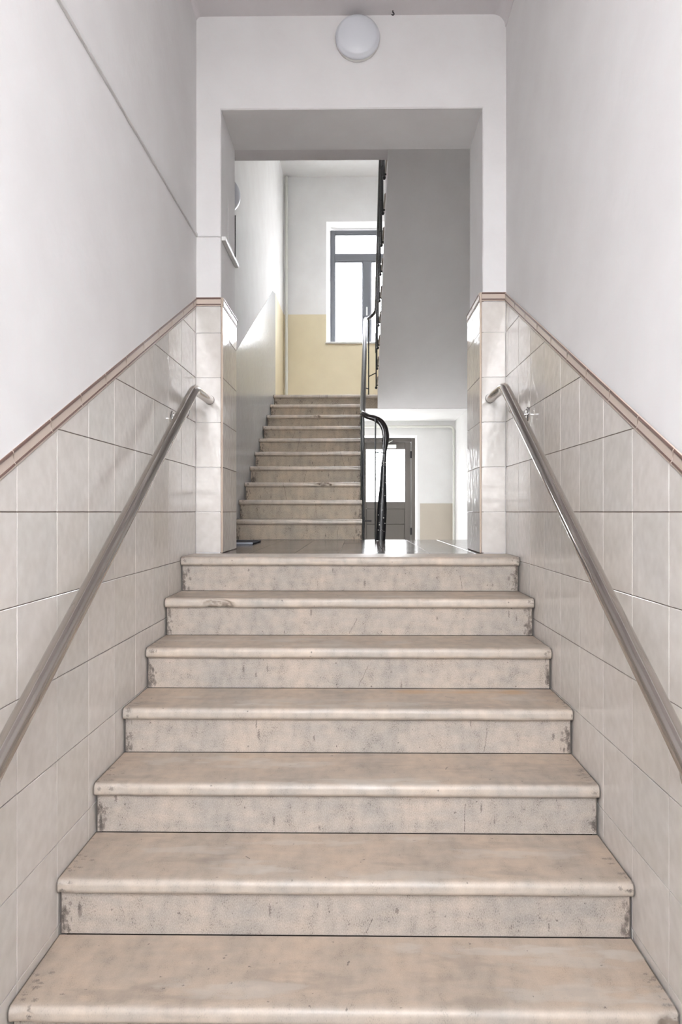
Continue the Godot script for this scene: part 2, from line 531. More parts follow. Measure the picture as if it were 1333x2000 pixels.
# ------------------------------------------------------------------ steps
# one tread with its rounded nosing: back edge at d1, nosing front at d0, top at y; chips as [x, half width, depth]
func tread(x0: float, x1: float, d0: float, d1: float, y: float, thick: float, band: int, seg: int, chips: Array, wear: FastNoiseLite, lap := 0.0) -> Shape:
	var s := Shape.new()
	var prof := [Vector2(d1, 0.0)]
	for k in 4:
		prof.append(Vector2(lerpf(d1, d0 + 0.05, (k + 1) / 4.0), 0.0))
	prof.append(Vector2(d0 + 0.026, 0.0))
	for a in [15, 35, 55, 75, 90]:
		prof.append(Vector2(d0 + 0.017 - 0.017 * sin(deg_to_rad(a)), -0.017 + 0.017 * cos(deg_to_rad(a))))
	for a in [0, 25, 50, 75, 90]:
		prof.append(Vector2(d0 + 0.014 - 0.014 * cos(deg_to_rad(a)), -thick + 0.014 - 0.014 * sin(deg_to_rad(a))))
	prof.append(Vector2(d0 + 0.06, -thick))
	var run := [0.0]
	for i in range(1, prof.size()):
		run.append(run[-1] + prof[i].distance_to(prof[i - 1]))
	var grid := []
	for j in seg + 1:
		var x := lerpf(x0, x1, float(j) / seg)
		var row := []
		for i in prof.size():
			var p: Vector2 = prof[i]
			var k := smoothstep(d0 + 0.06, d0, p.x)
			if i < prof.size() - 1 and i > 3:
				p.x += k * 0.0022 * wear.get_noise_2d(x * 40.0, y * 90.0)
				p.y += (0.0016 * wear.get_noise_2d(x * 30.0 + 50.0, y * 70.0 + i * 3.0)) * k
				for c in chips:
					var q: float = absf(x - c[0]) / c[1]
					if q < 1.0:
						var arch := sqrt(q * q + pow(clampf((prof[i].y + thick) / thick, 0.0, 1.0) * 0.93, 2.0))
						var e := smoothstep(1.0, 0.84, arch) * k
						p.x += c[2] * e * (0.8 + 0.3 * wear.get_noise_2d(x * 160.0, i * 9.0))
						if p.y > -0.012:
							p.y -= 0.006 * e * smoothstep(d0 + 0.04, d0 + 0.01, prof[i].x)
			row.append(P(x, y + p.y, p.x))
		grid.append(row)
	var nor := []
	for j in seg + 1:
		var row := []
		for i in prof.size():
			var tu: Vector3 = grid[mini(j + 1, seg)][i] - grid[maxi(j - 1, 0)][i]
			var tv: Vector3 = grid[j][mini(i + 1, prof.size() - 1)] - grid[j][maxi(i - 1, 0)]
			if i <= 4:
				tv = Vector3(0, 0, 1)
			row.append(tv.cross(tu).normalized())
		nor.append(row)
	for j in seg:
		for i in prof.size() - 1:
			var u0 := float(j) / seg
			var u1 := float(j + 1) / seg
			var v0: float = (band + minf(run[i] / STRIP, 0.7)) / BANDS
			var v1: float = (band + minf(run[i + 1] / STRIP, 0.7)) / BANDS
			s.tri(grid[j][i], grid[j + 1][i], grid[j + 1][i + 1], nor[j][i], nor[j + 1][i], nor[j + 1][i + 1], Vector2(u0, v0), Vector2(u1, v0), Vector2(u1, v1))
			s.tri(grid[j][i], grid[j + 1][i + 1], grid[j][i + 1], nor[j][i], nor[j + 1][i + 1], nor[j][i + 1], Vector2(u0, v0), Vector2(u1, v1), Vector2(u0, v1))
	# ends, underside and back
	for j in [0, seg]:
		var hint := Vector3(-1 if j == 0 else 1, 0, 0)
		var c := P(x0 if j == 0 else x1, y - thick * 0.5, d0 + 0.03)
		for i in prof.size() - 1:
			var a: Vector3 = grid[j][i]
			var b: Vector3 = grid[j][i + 1]
			var uv := Vector2(0.02 if j == 0 else 0.98, (band + 0.6) / BANDS)
			s.tri(c, a, b, hint, hint, hint, uv, uv, uv)
		var aa: Vector3 = grid[j][0]
		var uv2 := Vector2(0.02 if j == 0 else 0.98, (band + 0.6) / BANDS)
		s.tri(c, aa, Vector3(aa.x, y - thick, aa.z), hint, hint, hint, uv2, uv2, uv2)
		s.tri(c, Vector3(aa.x, y - thick, aa.z), grid[j][-1], hint, hint, hint, uv2, uv2, uv2)
	s.quad(P(x0, y - thick, d0 + 0.06), P(x1, y - thick, d0 + 0.06), P(x1, y - thick, d1), P(x0, y - thick, d1), Vector3.DOWN)
	s.quad(P(x0, y, d1), P(x1, y, d1), P(x1, y - thick, d1), P(x0, y - thick, d1), Vector3.FORWARD)
	return s

func riser(x0: float, x1: float, d: float, y0: float, y1: float, band: int) -> Shape:
	var s := Shape.new()
	var va := (band + 0.735) / BANDS
	var vb := (band + 0.995) / BANDS
	var c := 0.010
	var pts := [Vector2(d - 0.006, y1), Vector2(d - 0.0035, y1 - 0.004), Vector2(d - 0.001, y1 - 0.007), Vector2(d, y1 - c), Vector2(d, y0)]
	var nn := [Vector3(0, -0.6, 0.8), Vector3(0, -0.6, 0.8), Vector3(0, -0.3, 0.95), Vector3(0, 0, 1), Vector3(0, 0, 1)]
	for i in 4:
		var a: Vector2 = pts[i]
		var b: Vector2 = pts[i + 1]
		var v0 := lerpf(va, vb, (y1 - a.y) / (y1 - y0))
		var v1 := lerpf(va, vb, (y1 - b.y) / (y1 - y0))
		s.tri(P(x0, a.y, a.x), P(x1, a.y, a.x), P(x1, b.y, b.x), nn[i], nn[i], nn[i + 1], Vector2(0, v0), Vector2(1, v0), Vector2(1, v1))
		s.tri(P(x0, a.y, a.x), P(x1, b.y, b.x), P(x0, b.y, b.x), nn[i], nn[i + 1], nn[i + 1], Vector2(0, v0), Vector2(1, v1), Vector2(0, v1))
	s.quad(P(x0, y1, d), P(x1, y1, d), P(x1, y1, d + 0.03), P(x0, y1, d + 0.03), Vector3.UP)
	s.quad(P(x0, y0, d), P(x1, y0, d), P(x1, y0, d + 0.03), P(x0, y0, d + 0.03), Vector3.DOWN)
	s.quad(P(x0, y0, d + 0.03), P(x1, y0, d + 0.03), P(x1, y1, d + 0.03), P(x0, y1, d + 0.03), Vector3.FORWARD)
	s.quad(P(x0, y0, d), P(x0, y1, d), P(x0, y1, d + 0.03), P(x0, y0, d + 0.03), Vector3.LEFT)
	s.quad(P(x1, y0, d), P(x1, y1, d), P(x1, y1, d + 0.03), P(x1, y0, d + 0.03), Vector3.RIGHT)
	return s

# a solid of the outline poly (depth, height) between x0 and x1
func slab(poly: PackedVector2Array, x0: float, x1: float) -> Shape:
	var s := Shape.new()
	s.plate(poly, Vector3(x0, 0, 0), Vector3(0, 0, -1), Vector3.UP, Vector3.RIGHT, 0.0, x1 - x0, 0.0)
	var idx := Geometry2D.triangulate_polygon(poly)
	for k in range(0, idx.size(), 3):
		s.flat(P(x0, poly[idx[k]].y, poly[idx[k]].x), P(x0, poly[idx[k + 1]].y, poly[idx[k + 1]].x), P(x0, poly[idx[k + 2]].y, poly[idx[k + 2]].x), Vector3.LEFT)
	return s

# ------------------------------------------------------------------ the scene
func _ready() -> void:
	rng.seed = 20240
	# camera: level, a little turned to the left and shifted sideways
	var cam := Camera3D.new()
	cam.name = "camera"
	cam.position = Vector3(0, EYE, 0)
	cam.rotation_degrees = Vector3(0, 0.7, 0)
	cam.set_frustum(2000.0 / FOCAL * 0.05, Vector2(-15.6 / FOCAL * 0.05, 0.0), 0.05, 60.0)
	add_child(cam)
	cam.current = true
	# light: an overcast sky through the entrance behind the camera, the stair window and the yard door
	var env := Environment.new()
	env.background_mode = Environment.BG_SKY
	var sm := ProceduralSkyMaterial.new()
	sm.sky_top_color = Color(0.965, 0.975, 1.0)
	sm.sky_horizon_color = Color(1.0, 1.0, 1.0)
	sm.ground_horizon_color = Color(0.9, 0.9, 0.9)
	sm.ground_bottom_color = Color(0.6, 0.6, 0.6)
	var sky := Sky.new()
	sky.sky_material = sm
	env.sky = sky
	env.background_energy_multiplier = 5.0
	env.tonemap_mode = Environment.TONE_MAPPER_LINEAR
	env.tonemap_exposure = 5.5
	env.sdfgi_enabled = true
	env.ssao_enabled = true
	env.ssil_enabled = true
	var we := WorldEnvironment.new()
	we.name = "world_environment"
	we.environment = env
	add_child(we)

	materials()
	corridor()
	opening_wall()
	hall_shell()
	lower_stairs()
	upper_stairs()
	doors_and_windows()
	railings()
	handrails()
	fittings()

func trim_left(d: float) -> float:
	return maxf(0.05, 1.429 + 0.4915 * (d - 3.94))

func trim_right(d: float) -> float:
	return maxf(0.05, 1.452 + 0.5026 * (d - 3.94))

func inw(n: Vector3) -> Vector3:
	return n * 0.0022

const D_WALL := 3.94    # front of the wall with the opening
const D_BACK := -0.9    # inner face of the entrance wall
const CEIL := 3.0
const LOW := -1.397     # lower floor

func corridor() -> void:
	var pave := Shape.new()
	dbox(pave, -14, 14, LOW - 0.3, LOW - 0.06, D_BACK - 0.25, -16)
	struct("floor_pavement", pave, M.pavement)
	var fl := Shape.new()
	dbox(fl, XL - 0.25, XR + 0.25, LOW - 0.2, LOW, D_BACK, 1.56)
	struct("floor", fl, M.terrazzo)
	# side walls: tile bedding, plaster above the border, tiles, border
	for side in 2:
		var left := side == 0
		var x := XL if left else XR
		var n := Vector3.RIGHT if left else Vector3.LEFT
		var u := Vector3(0, 0, -1)
		var top := trim_left if left else trim_right
		var slope := 0.4915 if left else 0.5026
		var kink := 3.94 - ((1.429 if left else 1.452) - 0.05) / slope
		var o := Vector3(x, 0, 0)
		var pl := Shape.new()
		var lift := -0.003 if left else 0.004
		lift = 0.003 if left else -0.003
		pl.plate(PackedVector2Array([Vector2(D_BACK, 0.045), Vector2(kink, 0.045), Vector2(D_WALL + 0.02, top.call(D_WALL + 0.02) - 0.005), Vector2(D_WALL + 0.02, CEIL + 0.2), Vector2(D_BACK, CEIL + 0.2)]), o, u, Vector3.UP, n, -0.2, lift, 0.0)
		var wall := struct("wall_left" if left else "wall_right", pl, M.plaster)
		var bed := Shape.new()
		bed.plate(PackedVector2Array([Vector2(D_BACK, LOW), Vector2(D_WALL, LOW), Vector2(D_WALL, top.call(D_WALL) - 0.006), Vector2(kink, 0.044), Vector2(D_BACK, 0.044)]), o, u, Vector3.UP, n, -0.15, -0.004, 0.0)
		obj("tile_bedding", bed, M.grout, wall)
		var ph: float = (1.863 if left else 1.8766)
		for c in range(-13, 10):
			var u0: float = maxf(ph + 0.25 * c, D_BACK)
			var u1: float = minf(ph + 0.25 * (c + 1), D_WALL - 0.002)
			if u1 - u0 < 0.01:
				continue
			var mid := (u0 + u1) / 2.0
			var cuts := []
			var below := 0.052 / cos(atan(slope))
			if u1 > kink:
				cuts.append([Vector2(D_WALL, top.call(D_WALL) - below), Vector2(-slope, 1.0).normalized()])
			if u0 < kink and u1 <= kink + 0.25:
				if u1 <= kink:
					cuts.append([Vector2(0, 0.05 - 0.052), Vector2(0, 1)])
			var ground := LOW
			if mid > 1.7:
				ground = maxf(LOW, 0.229 - 0.405 - 0.1744 * ceil((3.603 - u0) / 0.2957) - 0.15)
			for r in range(-7, 6):
				var v0 := EYE + 0.25 * r
				if v0 + 0.25 < ground:
					continue
				lay(wall, o, u, n, u0, u1, maxf(v0, LOW - 0.002), v0 + 0.25, cuts)
		# border pieces
		var d0: float = (1.829 if left else 1.837)
		var st: float = (0.2255 if left else 0.2315)
		var dir := Vector3(0, slope, -1).normalized()
		var upw := Vector3(0, 1, slope).normalized()
		var drop := upw * 0.050
		for c in range(-3, 12):
			var a: float = maxf(d0 + st * c, kink + 0.02) + 0.0019
			var b: float = minf(d0 + st * (c + 1), D_WALL - 0.001) - 0.0019
			if b - a < 0.01:
				continue
			border(wall, P(x, top.call(a), a) - drop, P(x, top.call(b), b) - drop, upw, n)
		var jf := Shape.new()
		var ja := kink + 0.02
		var jb := D_WALL - 0.002
		var j0 := P(x, top.call(ja), ja)
		var j1 := P(x, top.call(jb), jb)
		jf.quad(j0 - upw * 0.049 + inw(n), j1 - upw * 0.049 + inw(n), j1 - upw * 0.001 + inw(n), j0 - upw * 0.001 + inw(n), n)
		obj("border_joint", jf, M.pale_grout, wall)
		var back := kink - 0.01
		while back > D_BACK + 0.1:
			border(wall, P(x, 0.0, back), P(x, 0.0, maxf(back - 0.248, D_BACK)), Vector3.UP, n)
			back -= 0.25
	# ceiling with rounded corners, the right one wider
	var ce := Shape.new()
	var prof := PackedVector2Array([Vector2(XL - 0.18, CEIL + 0.2), Vector2(XL - 0.18, CEIL - 0.05)])
	for k in 7:
		var a := PI - PI / 2 * k / 6.0
		prof.append(Vector2(XL + 0.002 + 0.03 + 0.03 * cos(a), CEIL - 0.03 + 0.03 * sin(a)))
	for k in 9:
		var a := PI / 2 - PI / 2 * k / 8.0
		prof.append(Vector2(XR - 0.002 - 0.07 + 0.07 * cos(a), CEIL - 0.07 + 0.07 * sin(a)))
	prof.append(Vector2(XR + 0.18, CEIL - 0.09))
	prof.append(Vector2(XR + 0.18, CEIL + 0.2))
	for k in prof.size() - 1:
		if k < 1 or k > prof.size() - 3:
			continue
		var a := prof[k]
		var b := prof[k + 1]
		ce.quad(P(a.x, a.y, D_BACK), P(b.x, b.y, D_BACK), P(b.x, b.y, D_WALL + 0.01), P(a.x, a.y, D_WALL + 0.01), Vector3(0, -1, 0) + Vector3(-signf(a.x), 0, 0) * 0.3)
	dbox(ce, XL - 0.2, XR + 0.2, CEIL + 0.02, CEIL + 0.22, D_BACK - 0.2, D_WALL + 0.02)
	struct("ceiling", ce, M.ceiling_paint)
	# entrance wall behind the camera with a tall open doorway
	var eb := Shape.new()
	var ox := 0.70
	dbox(eb, XL - 0.2, -ox - 0.04, LOW - 0.2, CEIL + 0.2, D_BACK, D_BACK - 0.2)
	dbox(eb, ox - 0.04, XR + 0.2, LOW - 0.2, CEIL + 0.2, D_BACK, D_BACK - 0.2)
	dbox(eb, -ox - 0.04, ox - 0.04, 2.80, CEIL + 0.2, D_BACK, D_BACK - 0.2)
	struct("wall_back", eb, M.plaster)
	# the closed entrance door with a tall fanlight over it
	var ed := Shape.new()
	dbox(ed, -ox - 0.04, ox - 0.04, 0.32, 0.40, D_BACK - 0.06, D_BACK - 0.14, 0.006)
	for x in [-ox - 0.04, ox - 0.10]:
		dbox(ed, x, x + 0.06, LOW, 2.80, D_BACK - 0.06, D_BACK - 0.14, 0.006)
	var door := struct("door_2", ed, M.door_wood)
	for k in 2:
		var lf := Shape.new()
		var x0 := -0.678 + 0.64 * k
		dbox(lf, x0, x0 + 0.636, LOW + 0.005, 0.318, D_BACK - 0.08, D_BACK - 0.13, 0.004)
		for y in [[LOW + 0.15, -0.65], [-0.53, 0.20]]:
			dbox(lf, x0 + 0.11, x0 + 0.526, y[0], y[1], D_BACK - 0.066, D_BACK - 0.10, 0.012)
		obj("door_leaf", lf, M.door_wood, door)
	var fp := Shape.new()
	dbox(fp, -ox + 0.02, ox - 0.10, 0.40, 2.80, D_BACK - 0.10, D_BACK - 0.104)
	obj("pane", fp, M.pane, door)

# the wall across the corridor with the opening to the stair hall
func opening_wall() -> void:
	var d0 := D_WALL
	var d1 := 4.39
	var l := -0.765
	var r := 0.697
	var t := 2.48
	var c := 0.006
	var s := Shape.new()
	var z := Vector3(0, 0, 1)
	var lo := -0.02
	var xo := -1.30
	var xp := 1.60
	var hi := 5.3
	for f in [[d0, z, c], [d1, -z, c]]:
		var d: float = f[0]
		var k: float = f[2]
		s.quad(P(xo, lo, d), P(l - k, lo, d), P(l - k, hi, d), P(xo, hi, d), f[1])
		s.quad(P(r + k, lo, d), P(xp, lo, d), P(xp, hi, d), P(r + k, hi, d), f[1])
		s.quad(P(l - k, t + k, d), P(r + k, t + k, d), P(r + k, hi, d), P(l - k, hi, d), f[1])
		var e: float = d + (c if d == d0 else -c)
		s.quad(P(l - k, lo, d), P(l, lo, e), P(l, t, e), P(l - k, t + k, d), f[1] + Vector3.RIGHT)
		s.quad(P(r + k, lo, d), P(r, lo, e), P(r, t, e), P(r + k, t + k, d), f[1] + Vector3.LEFT)
		s.quad(P(l - k, t + k, d), P(r + k, t + k, d), P(r, t, e), P(l, t, e), f[1] + Vector3.DOWN)
	s.quad(P(l, lo, d0 + c), P(l, lo, d1 - c), P(l, t, d1 - c), P(l, t, d0 + c), Vector3.RIGHT)
	s.quad(P(r, lo, d0 + c), P(r, lo, d1 - c), P(r, t, d1 - c), P(r, t, d0 + c), Vector3.LEFT)
	s.quad(P(l, t, d0 + c), P(r, t, d0 + c), P(r, t, d1 - c), P(l, t, d1 - c), Vector3.DOWN)
	dbox(s, xo, xo + 0.02, lo, hi, d0, d1)
	dbox(s, xp - 0.02, xp, lo, hi, d0, d1)
	dbox(s, xo, xp, hi - 0.02, hi, d0, d1)
	var wall := struct("wall_front", s, M.plaster)
	# tile bedding proud of the plaster on the piers
	var tops := [1.429, 1.452]
	var bed := Shape.new()
	var fx := -0.755
	var gx := 0.681
	dbox(bed, XL, fx - 0.004, 0.0, tops[0] - 0.01, d0 + 0.001, d0 + 0.2)
	dbox(bed, gx + 0.004, XR, 0.0, tops[1] - 0.01, d0 + 0.001, d0 + 0.2)
	dbox(bed, l - 0.05, fx - 0.004, 0.0, tops[0] - 0.01, d0 + 0.1, d1 - 0.001)
	dbox(bed, gx + 0.004, r + 0.05, 0.0, tops[1] - 0.01, d0 + 0.1, d1 - 0.001)
	obj("tile_bedding", bed, M.grout, wall)
	var z0 := d0 - 0.004
	for side in 2:
		var n := Vector3.RIGHT if side == 0 else Vector3.LEFT
		var jx := fx if side == 0 else gx
		var lim: float = tops[side] - 0.052
		var cuts := [[Vector2(0, lim), Vector2(0, 1)]]
		for q in range(-1, 5):
			var v0 := maxf(EYE + 0.25 * q, 0.002)
			var v1 := EYE + 0.25 * (q + 1)
			if side == 0:
				lay(wall, P(0, 0, z0), Vector3.RIGHT, Vector3(0, 0, 1), XL + 0.001, fx - 0.009, v0, v1, cuts)
			else:
				lay(wall, P(0, 0, z0), Vector3.RIGHT, Vector3(0, 0, 1), gx + 0.009, XR - 0.001, v0, v1, cuts)
			lay(wall, P(jx, 0, 0), Vector3(0, 0, -1), n, d0 + 0.006, d0 + 0.256, v0, v1, cuts)
			lay(wall, P(jx, 0, 0), Vector3(0, 0, -1), n, d0 + 0.256, d1, v0, v1, cuts)
		# edge strips on the corner
		var es := Shape.new()
		var cx := fx if side == 0 else gx
		var sg := -1.0 if side == 0 else 1.0
		dbox(es, cx + sg * 0.009, cx - sg * 0.0005, 0.001, tops[side], z0 - 0.0005, z0 + 0.010, 0.003)
		obj("corner_strip", es, M.edge_strip, wall)
		var y: float = tops[side] - 0.05
		if side == 0:
			border(wall, P(XL, y, z0), P(fx - 0.009, y, z0), Vector3.UP, Vector3(0, 0, 1))
		else:
			border(wall, P(gx + 0.009, y, z0), P(XR, y, z0), Vector3.UP, Vector3(0, 0, 1))
		border(wall, P(jx, y, d0 + 0.008), P(jx, y, d0 + 0.256), Vector3.UP, n)
		border(wall, P(jx, y, d0 + 0.258), P(jx, y, d1), Vector3.UP, n)

const HX0 := -1.04
const HX1 := 1.36
const D_FAR := 9.9
const D_EDGE := 5.85    # first riser of the upper flight, and the edge down to the yard door
const YARD := -1.0
const R2 := 0.167
const T2 := 0.3155
const MID := 1.67
const D_MID := 8.66

func hall_shell() -> void:
	# floor of the hall with its tiles
	var fl := Shape.new()
	dbox(fl, HX0 - 0.2, HX1 + 0.2, -0.2, -0.003, 3.885, D_EDGE + 0.01)
	var floor := struct("floor_hall", fl, M.grout)
	var ds := [3.89, 4.14, 4.39, 4.635, 4.88, 5.125, 5.37, 5.615, 5.845]
	for i in ds.size() - 1:
		var x := HX0 - 0.06
		while x < HX1:
			var x0 := maxf(x, HX0 + 0.001)
			var x1 := minf(x + 0.25, HX1 - 0.001)
			if i < 2:
				x0 = maxf(x0, -0.754)
				x1 = minf(x1, 0.680)
			if x1 - x0 > 0.01:
				lay(floor, Vector3.ZERO, Vector3.RIGHT, Vector3.UP, x0, x1, ds[i], ds[i + 1], [], "floor_tile", "floor_tile_", 3, Vector3(0, 0, -1), 0.0004)
			x += 0.25
	# six steps down to the yard and its floor
	var yd := Shape.new()
	var pl := PackedVector2Array([Vector2(D_EDGE + 0.012, -0.006)])
	for k in 5:
		pl.append(Vector2(D_EDGE + 0.012 + 0.28 * k, -0.167 * (k + 1)))
		pl.append(Vector2(D_EDGE + 0.012 + 0.28 * (k + 1), -0.167 * (k + 1)))
	pl.append(Vector2(D_EDGE + 0.012 + 1.40, YARD))
	pl.append(Vector2(D_FAR, YARD))
	pl.append(Vector2(D_FAR, YARD - 0.2))
	pl.append(Vector2(D_EDGE + 0.012, YARD - 0.2))
	yd = slab(pl, 0.047, HX1)
	struct("floor_yard_passage", yd, M.stone_plain)
	# side walls
	var lw := Shape.new()
	dbox(lw, HX0 - 0.25, HX0, YARD - 0.2, 5.5, 5.65, D_FAR + 0.2)
	dbox(lw, HX0 - 0.25, HX0, YARD - 0.2, 5.5, 4.38, 4.60)
	dbox(lw, HX0 - 0.25, HX0, YARD - 0.2, 0.85, 4.60, 5.65)
	dbox(lw, HX0 - 0.25, HX0, 1.28, 5.5, 4.60, 5.65)
	var wl := struct("wall_hall_left", lw, M.hall_plaster)
	var dado := Shape.new()
	dado.plate(PackedVector2Array([Vector2(5.66, 0.0), Vector2(5.86, 0.0), Vector2(8.66, 1.45), Vector2(8.90, 1.45), Vector2(8.90, 2.985), Vector2(8.62, 2.93), Vector2(6.01, 1.60), Vector2(5.7, 1.43), Vector2(5.66, 1.43)]), Vector3(HX0, 0, 0), Vector3(0, 0, -1), Vector3.UP, Vector3.RIGHT, -0.002, 0.002, 0.0)
	obj("dado_paint", dado, M.gloss_paint, wl)
	var dado2 := Shape.new()
	dado2.plate(PackedVector2Array([Vector2(8.90, 1.6), Vector2(D_FAR, 1.6), Vector2(D_FAR, 3.0), Vector2(8.90, 2.985)]), Vector3(HX0, 0, 0), Vector3(0, 0, -1), Vector3.UP, Vector3.RIGHT, -0.002, 0.002, 0.0)
	obj("dado_paint", dado2, M.cream_paint, wl)
	var rw := Shape.new()
	dbox(rw, HX1, HX1 + 0.25, YARD - 0.2, 5.5, 4.38, D_FAR + 0.2)
	struct("wall_hall_right", rw, M.hall_plaster)
	# a window of the left wall, behind the pier
	var sw := Shape.new()
	dbox(sw, HX0 - 0.18, HX0 - 0.12, 0.85, 0.91, 4.60, 5.65, 0.004)
	dbox(sw, HX0 - 0.18, HX0 - 0.12, 1.22, 1.28, 4.60, 5.65, 0.004)
	for d in [4.60, 5.095, 5.59]:
		dbox(sw, HX0 - 0.18, HX0 - 0.12, 0.91, 1.22, d, d + 0.06, 0.004)
	var side_window := struct("window_3", sw, M.window_frame)
	for d in [4.66, 5.155]:
		var sp := Shape.new()
		dbox(sp, HX0 - 0.15, HX0 - 0.154, 0.91, 1.22, d, d + 0.435)
		obj("pane", sp, M.pane, side_window)
	# far wall: pieces round the window and the yard door
	var fw := Shape.new()
	var d1 := D_FAR + 0.42
	var wx0 := -0.438
	var wx1 := 0.69
	var wy0 := 2.61
	var wy1 := 4.30
	var dx0 := -0.02
	var dx1 := 0.833
	var dy1 := 1.30
	dbox(fw, HX0 - 0.25, wx0, YARD - 0.2, 5.5, D_FAR, d1)
	dbox(fw, wx1, HX1 + 0.25, wy0, 5.5, D_FAR, d1)
	dbox(fw, wx0, wx1, wy1, 5.5, D_FAR, d1)
	dbox(fw, wx0, HX1 + 0.25, dy1, wy0, D_FAR, d1)
	dbox(fw, wx0, dx0, YARD - 0.2, dy1, D_FAR, d1)
	dbox(fw, dx1, HX1 + 0.25, YARD - 0.2, dy1, D_FAR, d1)
	# splayed window reveal
	fw.quad(P(wx0, wy0, D_FAR), P(wx0, wy1, D_FAR), P(wx0 + 0.05, wy1 - 0.02, d1 - 0.15), P(wx0 + 0.05, wy0, d1 - 0.15), Vector3(1, 0, 1))
	fw.quad(P(wx1, wy0, D_FAR), P(wx1, wy1, D_FAR), P(wx1 - 0.05, wy1 - 0.02, d1 - 0.15), P(wx1 - 0.05, wy0, d1 - 0.15), Vector3(-1, 0, 1))
	var far := struct("wall_far", fw, M.hall_plaster)
	var cp := Shape.new()
	dbox(cp, HX0, wx0, MID, 3.0, D_FAR - 0.002, D_FAR + 0.001)
	dbox(cp, wx0, HX1, MID, wy0 - 0.012, D_FAR - 0.002, D_FAR + 0.001)
	obj("dado_paint", cp, M.cream_paint, far)
	var gp := Shape.new()
	dbox(gp, dx1 + 0.04, HX1, YARD, 0.35, D_FAR - 0.002, D_FAR + 0.001)
	obj("dado_paint", gp, M.greige_paint, far)
	# slabs
	var ch := Shape.new()
	dbox(ch, HX0, HX1, 3.12, 3.34, 4.385, 5.80)
	struct("ceiling_hall", ch, M.ceiling_paint)
	var cs := slab(PackedVector2Array([Vector2(5.80, 3.14), Vector2(8.64, 4.75), Vector2(8.64, 4.95), Vector2(5.80, 3.36)]), HX0, 0.04)
	struct("ceiling_stair", cs, M.soffit_paint)
	var cl := Shape.new()
	dbox(cl, HX0, HX1, 4.93, 5.1, D_MID, D_FAR)
	struct("ceiling_landing", cl, M.hall_plaster)
	var ct := Shape.new()
	dbox(ct, HX0 - 0.25, 0.28, 5.3, 5.5, 4.0, D_FAR + 0.42)
	dbox(ct, 0.28, HX1 + 0.25, 5.3, 5.5, 4.0, 5.9)
	dbox(ct, 0.945, HX1 + 0.25, 5.3, 5.5, 5.9, 8.6)
	dbox(ct, 0.28, HX1 + 0.25, 5.3, 5.5, 8.6, D_FAR + 0.42)
	struct("ceiling_top", ct, M.hall_plaster)
	var sk := Shape.new()
	for x in [0.28, 0.595, 0.91]:
		dbox(sk, x, x + 0.035, 5.40, 5.46, 5.9, 8.6)
	var skl := struct("window_2", sk, M.window_frame)
	for x in [0.315, 0.63]:
		var sp := Shape.new()
		dbox(sp, x, x + 0.28, 5.43, 5.434, 5.9, 8.6)
		obj("pane", sp, M.pane, skl)
	var ml := Shape.new()
	dbox(ml, HX0, HX1, MID - 0.17, MID - 0.045, D_MID + 0.03, D_FAR)
	struct("floor_landing", ml, M.hall_plaster)

func lower_stairs() -> void:
	var t := thing("staircase", "wide lower flight of worn beige stone steps between the two tiled walls", "staircase", P(0, LOW, 2.6))
	var sh := -t.position
	var wear := FastNoiseLite.new()
	wear.seed = 5
	wear.frequency = 0.06
	var x0 := XL + 0.0035
	var x1 := XR - 0.0035
	var rise := 0.1744
	for k in 8:
		var dr := 3.603 - 0.2957 * k             # face of the riser under tread k
		var y := -rise * k
		var back := dr + 0.2957 - 0.004 if k > 0 else 3.884
		var chips := []
		if k == 1:
			chips = [[-0.650, 0.074, 0.022], [0.30, 0.02, 0.004]]
		elif k == 4:
			chips = [[-0.80, 0.03, 0.006]]
		elif k == 6:
			chips = [[0.80, 0.035, 0.010], [-0.86, 0.03, 0.007]]
		elif k == 5:
			chips = [[-0.87, 0.025, 0.006]]
		obj("tread", tread(x0, x1, dr - 0.025, back, y, 0.043, k, 120, chips, wear), M.stone_tread, t, sh)
		var low := -rise * (k + 1) + 0.0016
		obj("riser", riser(x0 + 0.003, x1 - 0.003, dr, low, y - 0.0435, k), M.stone_riser, t, sh)
	var poly := PackedVector2Array()
	for k in 8:
		var dr := 3.603 - 0.2957 * k + 0.032
		poly.append(Vector2(dr + (0.2957 if k > 0 else 0.24), -rise * k - 0.044))
		poly.append(Vector2(dr, -rise * k - 0.044))
	poly.append(Vector2(3.603 - 0.2957 * 7 + 0.032, LOW))
	poly.append(Vector2(3.875, LOW))
	obj("core", slab(poly, XL + 0.012, XR - 0.012), M.stone_core, t, sh)

